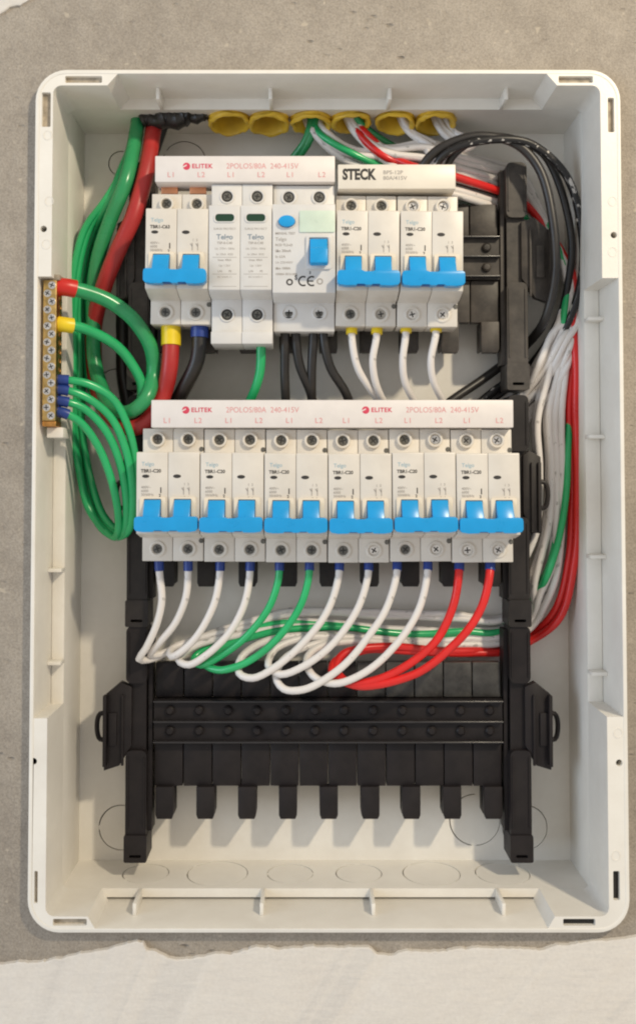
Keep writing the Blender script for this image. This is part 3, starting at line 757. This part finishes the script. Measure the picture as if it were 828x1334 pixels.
# --- twelve circuits of the lower row: terminal -> loop -> behind the post -> up the side -> conduit
GL = 'wires looping under the lower row'
lower = [
 # colour, order in the bundle, path in front
 ('w_white', 0, [(207, 728, zt), (208, 748, 46), (211, 780, 47), (204, 815, 46), (190, 845, 44), (181, 859, 41), (192, 860, 35), (225, 846, 28), (300, 818, 24), (380, 797, 18), (480, 796, 13), (580, 800, 9)],
  'white wire reaching the farthest out, sharp bend over the side post'),
 ('w_white', 1, [(245, 728, zt), (245, 750, 46), (242, 778, 47), (228, 812, 45), (207, 838, 42), (197, 852, 37), (210, 851, 33), (250, 836, 27), (320, 812, 23), (400, 799, 17), (500, 802, 12), (590, 805, 8)],
  'white wire bending back beside the outermost one'),
 ('w_white', 4, [(287, 728, zt), (286, 752, 47), (279, 786, 49), (262, 820, 49), (241, 845, 47), (224, 856, 44), (222, 848, 38), (240, 838, 32), (300, 822, 27), (390, 810, 20), (500, 818, 13), (590, 822, 9)],
  'white wire with a narrow loop, third from the side post'),
 ('w_white', 5, [(326, 728, zt), (325, 752, 47), (318, 788, 50), (298, 824, 51), (270, 853, 50), (247, 867, 47), (233, 860, 42), (245, 846, 36), (300, 829, 30), (390, 816, 22), (500, 822, 14), (590, 826, 9)],
  'white wire nearest the green pair on the post side'),
 ('w_green', 2, [(364, 728, zt), (363, 752, 48), (351, 790, 50), (327, 824, 50), (295, 850, 47), (262, 866, 42), (252, 858, 35), (285, 836, 28), (350, 815, 24), (430, 813, 18), (520, 824, 13), (590, 826, 10)],
  'green wire of the lower loops, the one with the flatter bend'),
 ('w_green', 3, [(403, 728, zt), (402, 752, 49), (390, 792, 52), (361, 832, 53), (322, 862, 51), (284, 873, 46), (266, 864, 39), (290, 843, 32), (360, 822, 27), (450, 818, 20), (540, 826, 14), (600, 823, 11)],
  'green wire of the lower loops, lying over the other green one'),
 ('w_white', 6, [(442, 728, zt), (441, 750, 49), (428, 792, 52), (401, 832, 55), (364, 866, 56), (330, 884, 54), (312, 878, 49), (314, 858, 42), (345, 836, 36), (420, 828, 27), (510, 834, 17), (600, 832, 10)],
  'white wire just past the green pair with a wide low loop'),
 ('w_white', 7, [(480, 728, zt), (479, 750, 49), (465, 794, 53), (434, 838, 56), (396, 868, 57), (366, 878, 55), (350, 866, 50), (358, 846, 43), (395, 832, 36), (460, 830, 27), (530, 836, 17), (605, 834, 9)],
  'white wire with the small round loop in the middle'),
 ('w_white', 8, [(517, 728, zt), (516, 750, 50), (501, 796, 54), (470, 842, 58), (432, 878, 60), (396, 898, 59), (370, 897, 56), (359, 880, 50), (368, 858, 44), (410, 840, 36), (480, 836, 26), (540, 840, 17), (605, 837, 9)],
  'white wire whose loop hangs lowest of all'),
 ('w_white', 9, [(557, 728, zt), (556, 750, 50), (545, 794, 54), (514, 842, 58), (474, 876, 60), (436, 890, 59), (408, 880, 54), (400, 860, 47), (418, 842, 39), (470, 836, 29), (540, 842, 18), (605, 840, 10)],
  'white wire next to the red pair'),
 ('w_red', 10, [(598, 728, zt), (597, 750, 50), (589, 792, 53), (566, 836, 56), (528, 868, 58), (486, 887, 58), (452, 889, 55), (438, 872, 49), (448, 852, 41), (500, 842, 31), (570, 848, 19), (620, 848, 11)],
  'thin red wire on the inner side of the red pair'),
 ('w_red', 11, [(638, 728, zt), (637, 750, 50), (627, 790, 53), (596, 836, 56), (550, 872, 58), (500, 891, 59), (462, 893, 56), (434, 878, 51), (436, 862, 44), (470, 848, 34), (560, 850, 20), (620, 851, 11)],
  'thin red wire from the last terminal of the lower row'),
]
cond = {0: (500, 512), 1: (400, 410), 2: (448, 470)}
cxs = [405, 458, 516, 569]
def bundle_up(i, z, start_y=None):
    """control points from the left of the right-hand post up the side of the box to a conduit"""
    j = i if i < 12 else i - 12
    zz = (4, 8.6)[i % 2]
    green = i in (2, 3); red = i in (10, 11)
    lane = (699 + 3.6 * i) if not green else (728 + 4 * (i - 2))
    if red: lane = 744 + 7.5 * (i - 10)
    yc = 764 + 6.0 * i if not green else 776 + 5 * (i - 2)
    yl = 804 + 3.6 * i if not green else 818 + 3 * (i - 2)
    if red: yc, yl = 826 + 8 * (i - 10), 846 + 4 * (i - 10)
    dz = 5 if green else (3 if red else 0)
    p = [(655, yl, zz), (692, yc, zz + 1)]
    if green:
        d = 3.5 * (i - 2)
        return p + [(711 + d, 746, zz + 15), (726 + d, 690, zz + 17), (735 + d, 610, zz + 15), (737 + d, 540, zz + 13), (734 + d, 470, zz + 9)], 735
    p += [(lane - 22, yc - 30, zz + 7 + dz), (lane - 4, (690 if i < 6 else 730) - (15 if green else 0), zz + 12 + dz), (lane, 610, zz + 14 + dz), (lane - 2 if not red else lane - 3, 540, zz + 15 + (dz if not green else -8)), ((717 + 2.4 * i) if not red else 744 + 5 * (i - 10), 470, zz + 16 + (dz if not green else -8))]
    return p, lane
tops = {0: 0, 1: 1, 2: 0, 3: 0, 16: 1, 17: 2, 18: 3, 19: 3, 4: 0, 5: 1, 6: 1, 7: 2, 8: 2, 9: 3, 10: 1, 11: 1, 12: 0, 13: 1, 14: 2, 15: 3}
def top_run(i, lane):
    c = tops[i]; k = i % 16
    ya = 194 + 3.7 * k if i < 16 else 192 + 11 * (i - 16); zz = 5 + 5.0 * (k % 3)
    if i in (10, 11): ya = 226 + 3.5 * (i - 10)
    gz = 12 if i in (2, 3, 11) else (-12 if i == 10 else 0)
    if i in (2, 3): ya = 244 + 4 * (i - 2)
    x0 = cxs[c] + random.uniform(-11, 9)
    sag = 8
    p = [(730 + 1.4 * k, 420, zz + 12), (735 + .9 * k, 360, zz + 10), (712 - .8 * (k % 5), 292 + k * .6, zz + 3), (678, ya + 33, 3.2 + 5.6 * (k % 2)), (655, ya + 24, 6 + 6 * (k % 2) - gz), (600, ya + 7, 20 + 8 * (k % 2) - gz), (555, ya - 5, 24 + 6 * (k % 2) - gz), (x0 + 55 - 5 * c, 195 + k * 1.2 - 3 * c, 22 + zz * .5), (x0 + 12, 170, 24), (x0, 146, 22 + random.uniform(-4, 4)), (x0 - 3, 118, 22)]
    return p
for mt, i, front, lab in lower:
    a, lane = bundle_up(i, 0)
    b = top_run(i, lane)
    r = 2.25 if mt != 'w_red' else 2.5
    wire(front + a + b, r, mt, lab, GL, ('f_blue', 7.2, r + .55))

# --- four whites of the upper row
tops4 = [[(458, 418, zt), (458, 440, 48), (464, 475, 46), (478, 503, 40), (498, 530, 30), (520, 570, 20), (600, 590, 9), (665, 560, 6), (712, 520, 16), (738, 460, 26)],
         [(491, 418, zt), (490, 440, 48), (485, 470, 47), (489, 500, 42), (502, 528, 32), (530, 565, 20), (600, 580, 10), (665, 552, 8), (715, 508, 18), (741, 450, 28)],
         [(529, 416, zt), (528, 438, 48), (524, 470, 47), (527, 498, 42), (541, 528, 32), (560, 560, 20), (610, 565, 9), (665, 540, 6), (708, 498, 20), (735, 445, 30)],
         [(568, 415, zt), (567, 437, 48), (561, 468, 47), (564, 496, 42), (578, 526, 32), (590, 550, 20), (620, 552, 9), (665, 528, 8), (704, 488, 20), (731, 440, 30)]]
l4 = ['white wire with yellow sleeve nearest the black wires, between the rows', 'white wire with yellow sleeve, second from the black wires', 'white wire with yellow sleeve under the outermost upper breaker, inner one', 'white wire with yellow sleeve nearest the bare frame']
for k in range(4):
    wire(tops4[k] + top_run(12 + k, 735), 2.25, 'w_white', l4[k], 'white wires with yellow sleeves', ('f_yellow', 8.5, 3.5))
# two further whites in the fan beside the upper post
wire([(600, 560, 9), (665, 536, 5), (703, 470, 26), (722, 430, 26)] + top_run(5, 735), 2.2, 'w_white', 'white wire fanning down behind the upper side post, upper strand', 'white wires in the side bundle')
wire([(610, 585, 12), (665, 556, 9), (722, 505, 22), (745, 440, 24)] + top_run(9, 735), 2.2, 'w_white', 'white wire fanning down behind the upper side post, lower strand', 'white wires in the side bundle')
for k, (lb, ye) in enumerate((('white wire at the top of the fan beside the cream busbar', 512), ('second white wire of the fan beside the cream busbar', 524), ('third white wire of the fan beside the cream busbar', 543), ('lowest white wire of the fan beside the cream busbar', 566))):
    wire([(600, ye + 20, 10), (665, ye, 4 + 4 * (k % 2)), (712 + 4 * k, ye - 62, 24), (731 + 4 * k, ye - 105, 26)] + top_run(16 + k, 735)[1:], 2.25, 'w_white', lb, 'white wires in the side bundle')

# --- black loop at the upper corner
wire([(545, 240, 34), (552, 214, 40), (575, 192, 44), (620, 178, 46), (670, 186, 46), (702, 220, 46), (719, 285, 46), (723, 345, 44), (712, 410, 36), (697, 436, 20), (678, 456, 6), (640, 486, 8), (580, 528, 14), (545, 560, 12)], 2.9, 'w_black',
     'thick plain black wire arching over the upper corner to the lower row', 'black wires', cat='wire')
wire([(560, 240, 36), (572, 208, 43), (600, 190, 48), (645, 182, 50), (690, 188, 48), (734, 224, 42), (756, 290, 36), (758, 345, 34), (748, 395, 31), (727, 442, 24), (698, 470, 12), (676, 486, 6), (640, 512, 10), (600, 545, 12)], 2.5, 'w_print',
     'black wire with white printing on the outer side of the arch', 'black wires')
wire([(575, 240, 30), (588, 205, 40), (618, 183, 44), (660, 180, 40), (706, 200, 36), (736, 268, 32), (744, 335, 28), (735, 392, 26), (715, 440, 20), (692, 474, 9), (674, 496, 5), (640, 522, 8), (620, 550, 12)], 2.4, 'w_black',
     'thin black wire inside the printed one on the arch', 'black wires')
# --- blacks between the rows
for k, (a, b, c) in enumerate((((371, 424), (371, 470), (372, 545)), ((385, 424), (390, 475), (412, 548)), ((408, 424), (406, 475), (405, 545)), ((421, 424), (430, 478), (462, 548)))):
    wire([(a[0], a[1] - 8, zt), (a[0], a[1] + 14, 46), (b[0], b[1], 42), ((b[0] + c[0]) / 2 + (2 if k % 2 else 0), 510, 36), (c[0], c[1], 26)], 2.9, 'w_black',
         ['straight black wire nearest the green one, between the rows', 'slanting black wire just past the straight one', 'second straight black wire between the rows', 'slanting black wire nearest the white wires'][k], 'black wires under the blue test button device')
# --- arrester's green
wire([(340, 436, 46), (340, 452, 46), (339, 480, 43), (333, 505, 38), (322, 530, 30), (300, 570, 22)], 2.9, 'w_green', 'short green wire under the surge arrester', 'green wires', ('f_lime', 6, 3.4))
# --- thick supply cables
wire([(222, 414, 46), (223, 438, 46), (221, 478, 46), (213, 512, 40), (203, 535, 41), (188, 552, 43), (168, 556, 43), (143, 540, 30), (126, 500, 18), (122, 440, 20), (134, 375, 36), (158, 318, 43), (177, 275, 45), (190, 225, 40), (198, 180, 30), (205, 140, 20), (206, 118, 20)], 5.2, 'w_dred',
     'thick red supply cable curling round to the upper breaker', 'supply cables', ('f_yellow', 17, 6.0), 'cable', 'cable')
wire([(260, 414, 46), (260, 436, 46), (257, 470, 45), (242, 502, 38), (226, 528, 28), (205, 560, 18), (182, 580, 8), (165, 520, 6), (160, 440, 6), (168, 330, 8), (186, 240, 12), (205, 180, 14), (215, 150, 16)], 4.6, 'w_black',
     'thick black supply cable with blue sleeve under the upper breaker', 'supply cables', ('f_blue', 12, 5.4), 'cable', 'cable')
wire([(72, 374, 68), (84, 374, 68), (104, 378, 64), (140, 391, 58), (174, 417, 52), (195, 450, 46), (200, 487, 40), (190, 520, 48), (168, 537, 47), (145, 528, 38), (127, 490, 30), (121, 420, 26), (126, 345, 32), (143, 288, 40), (163, 240, 45), (173, 195, 36), (181, 150, 24), (183, 118, 20)], 4.5, 'w_dgreen',
     'thick dark green earth cable with red sleeve on the earth bar', 'green earth wires', ('f_red', 12, 5.3), 'cable', 'cable')
wire([(74, 422, 68), (84, 423, 68), (110, 428, 62), (148, 448, 52), (172, 475, 44), (186, 503, 41), (182, 530, 40), (162, 545, 37), (134, 535, 20), (114, 480, 14), (108, 400, 15), (116, 325, 18), (138, 275, 30), (158, 225, 26), (176, 180, 18), (186, 118, 18)], 3.1, 'w_green',
     'green earth wire with yellow sleeve on the earth bar', 'green earth wires', ('f_yellow', 9.5, 4.6))
gl = [('uppermost', [(72, 495, 68), (84, 495, 68), (115, 500, 64), (148, 520, 58), (168, 556, 54), (177, 600, 50), (178, 645, 46), (172, 680, 40)]),
      ('second', [(72, 508, 68), (84, 508, 68), (112, 517, 64), (143, 542, 58), (163, 582, 54), (172, 625, 50), (172, 668, 45), (166, 692, 40)]),
      ('third', [(72, 522, 68), (84, 523, 68), (108, 531, 64), (136, 558, 58), (156, 600, 53), (165, 645, 48), (165, 680, 43), (160, 696, 38)]),
      ('lowest', [(72, 536, 68), (84, 538, 68), (106, 551, 63), (130, 585, 57), (146, 628, 52), (153, 665, 46), (154, 690, 41), (150, 700, 35)])]
back = [[(160, 694, 30), (136, 672, 24), (118, 625, 20), (108, 560, 18), (103, 470, 20), (105, 370, 24), (120, 305, 26), (143, 264, 38), (163, 226, 36), (178, 170, 20), (184, 118, 18)],
        [(150, 699, 32), (128, 682, 26), (110, 640, 22), (99, 570, 22), (96, 470, 24), (100, 365, 28), (116, 300, 30), (140, 260, 36), (160, 222, 30), (176, 170, 18), (181, 118, 16)],
        [(146, 693, 28), (126, 668, 20), (113, 620, 14), (107, 550, 12), (108, 460, 12), (110, 375, 14), (126, 308, 16), (146, 268, 30), (160, 228, 26), (174, 175, 14), (180, 118, 14)],
        [(138, 692, 28), (118, 665, 24), (104, 615, 24), (93, 545, 25), (91, 460, 26), (96, 360, 30), (111, 300, 32), (136, 262, 36), (158, 226, 34), (172, 178, 20), (178, 118, 18)]]
for k in range(4):
    wire(gl[k][1] + back[k], 2.4, 'w_green', ['uppermost green loop wire with a blue sleeve on the earth bar', 'green loop wire under the uppermost one on the earth bar', 'green loop wire over the lowest one on the earth bar', 'lowest green loop wire on the earth bar'][k], 'green earth wires', ('f_blue', 8, 3.2))
# green wires dropping from the third conduit, behind the upper row
for k in range(2):
    wire([(404 + 6 * k, 118, 24), (406 + 5 * k, 150, 24), (398 + 5 * k, 182, 22), (382 + 6 * k, 205, 16), (360 + 6 * k, 240, 8), (330, 300, 6)], 2.5, 'w_dgreen', ['green wire out of the third conduit, nearer the empty conduits', 'green wire out of the third conduit, nearer the white wires'][k], 'green wires from the conduit')
wire([(455, 118, 24), (462, 150, 26), (490, 178, 18), (540, 205, 10), (590, 225, 6), (655, 262, 5)], 2.4, 'w_dgreen', 'green wire low behind the white ones over the cream busbar', 'green wires from the conduit')
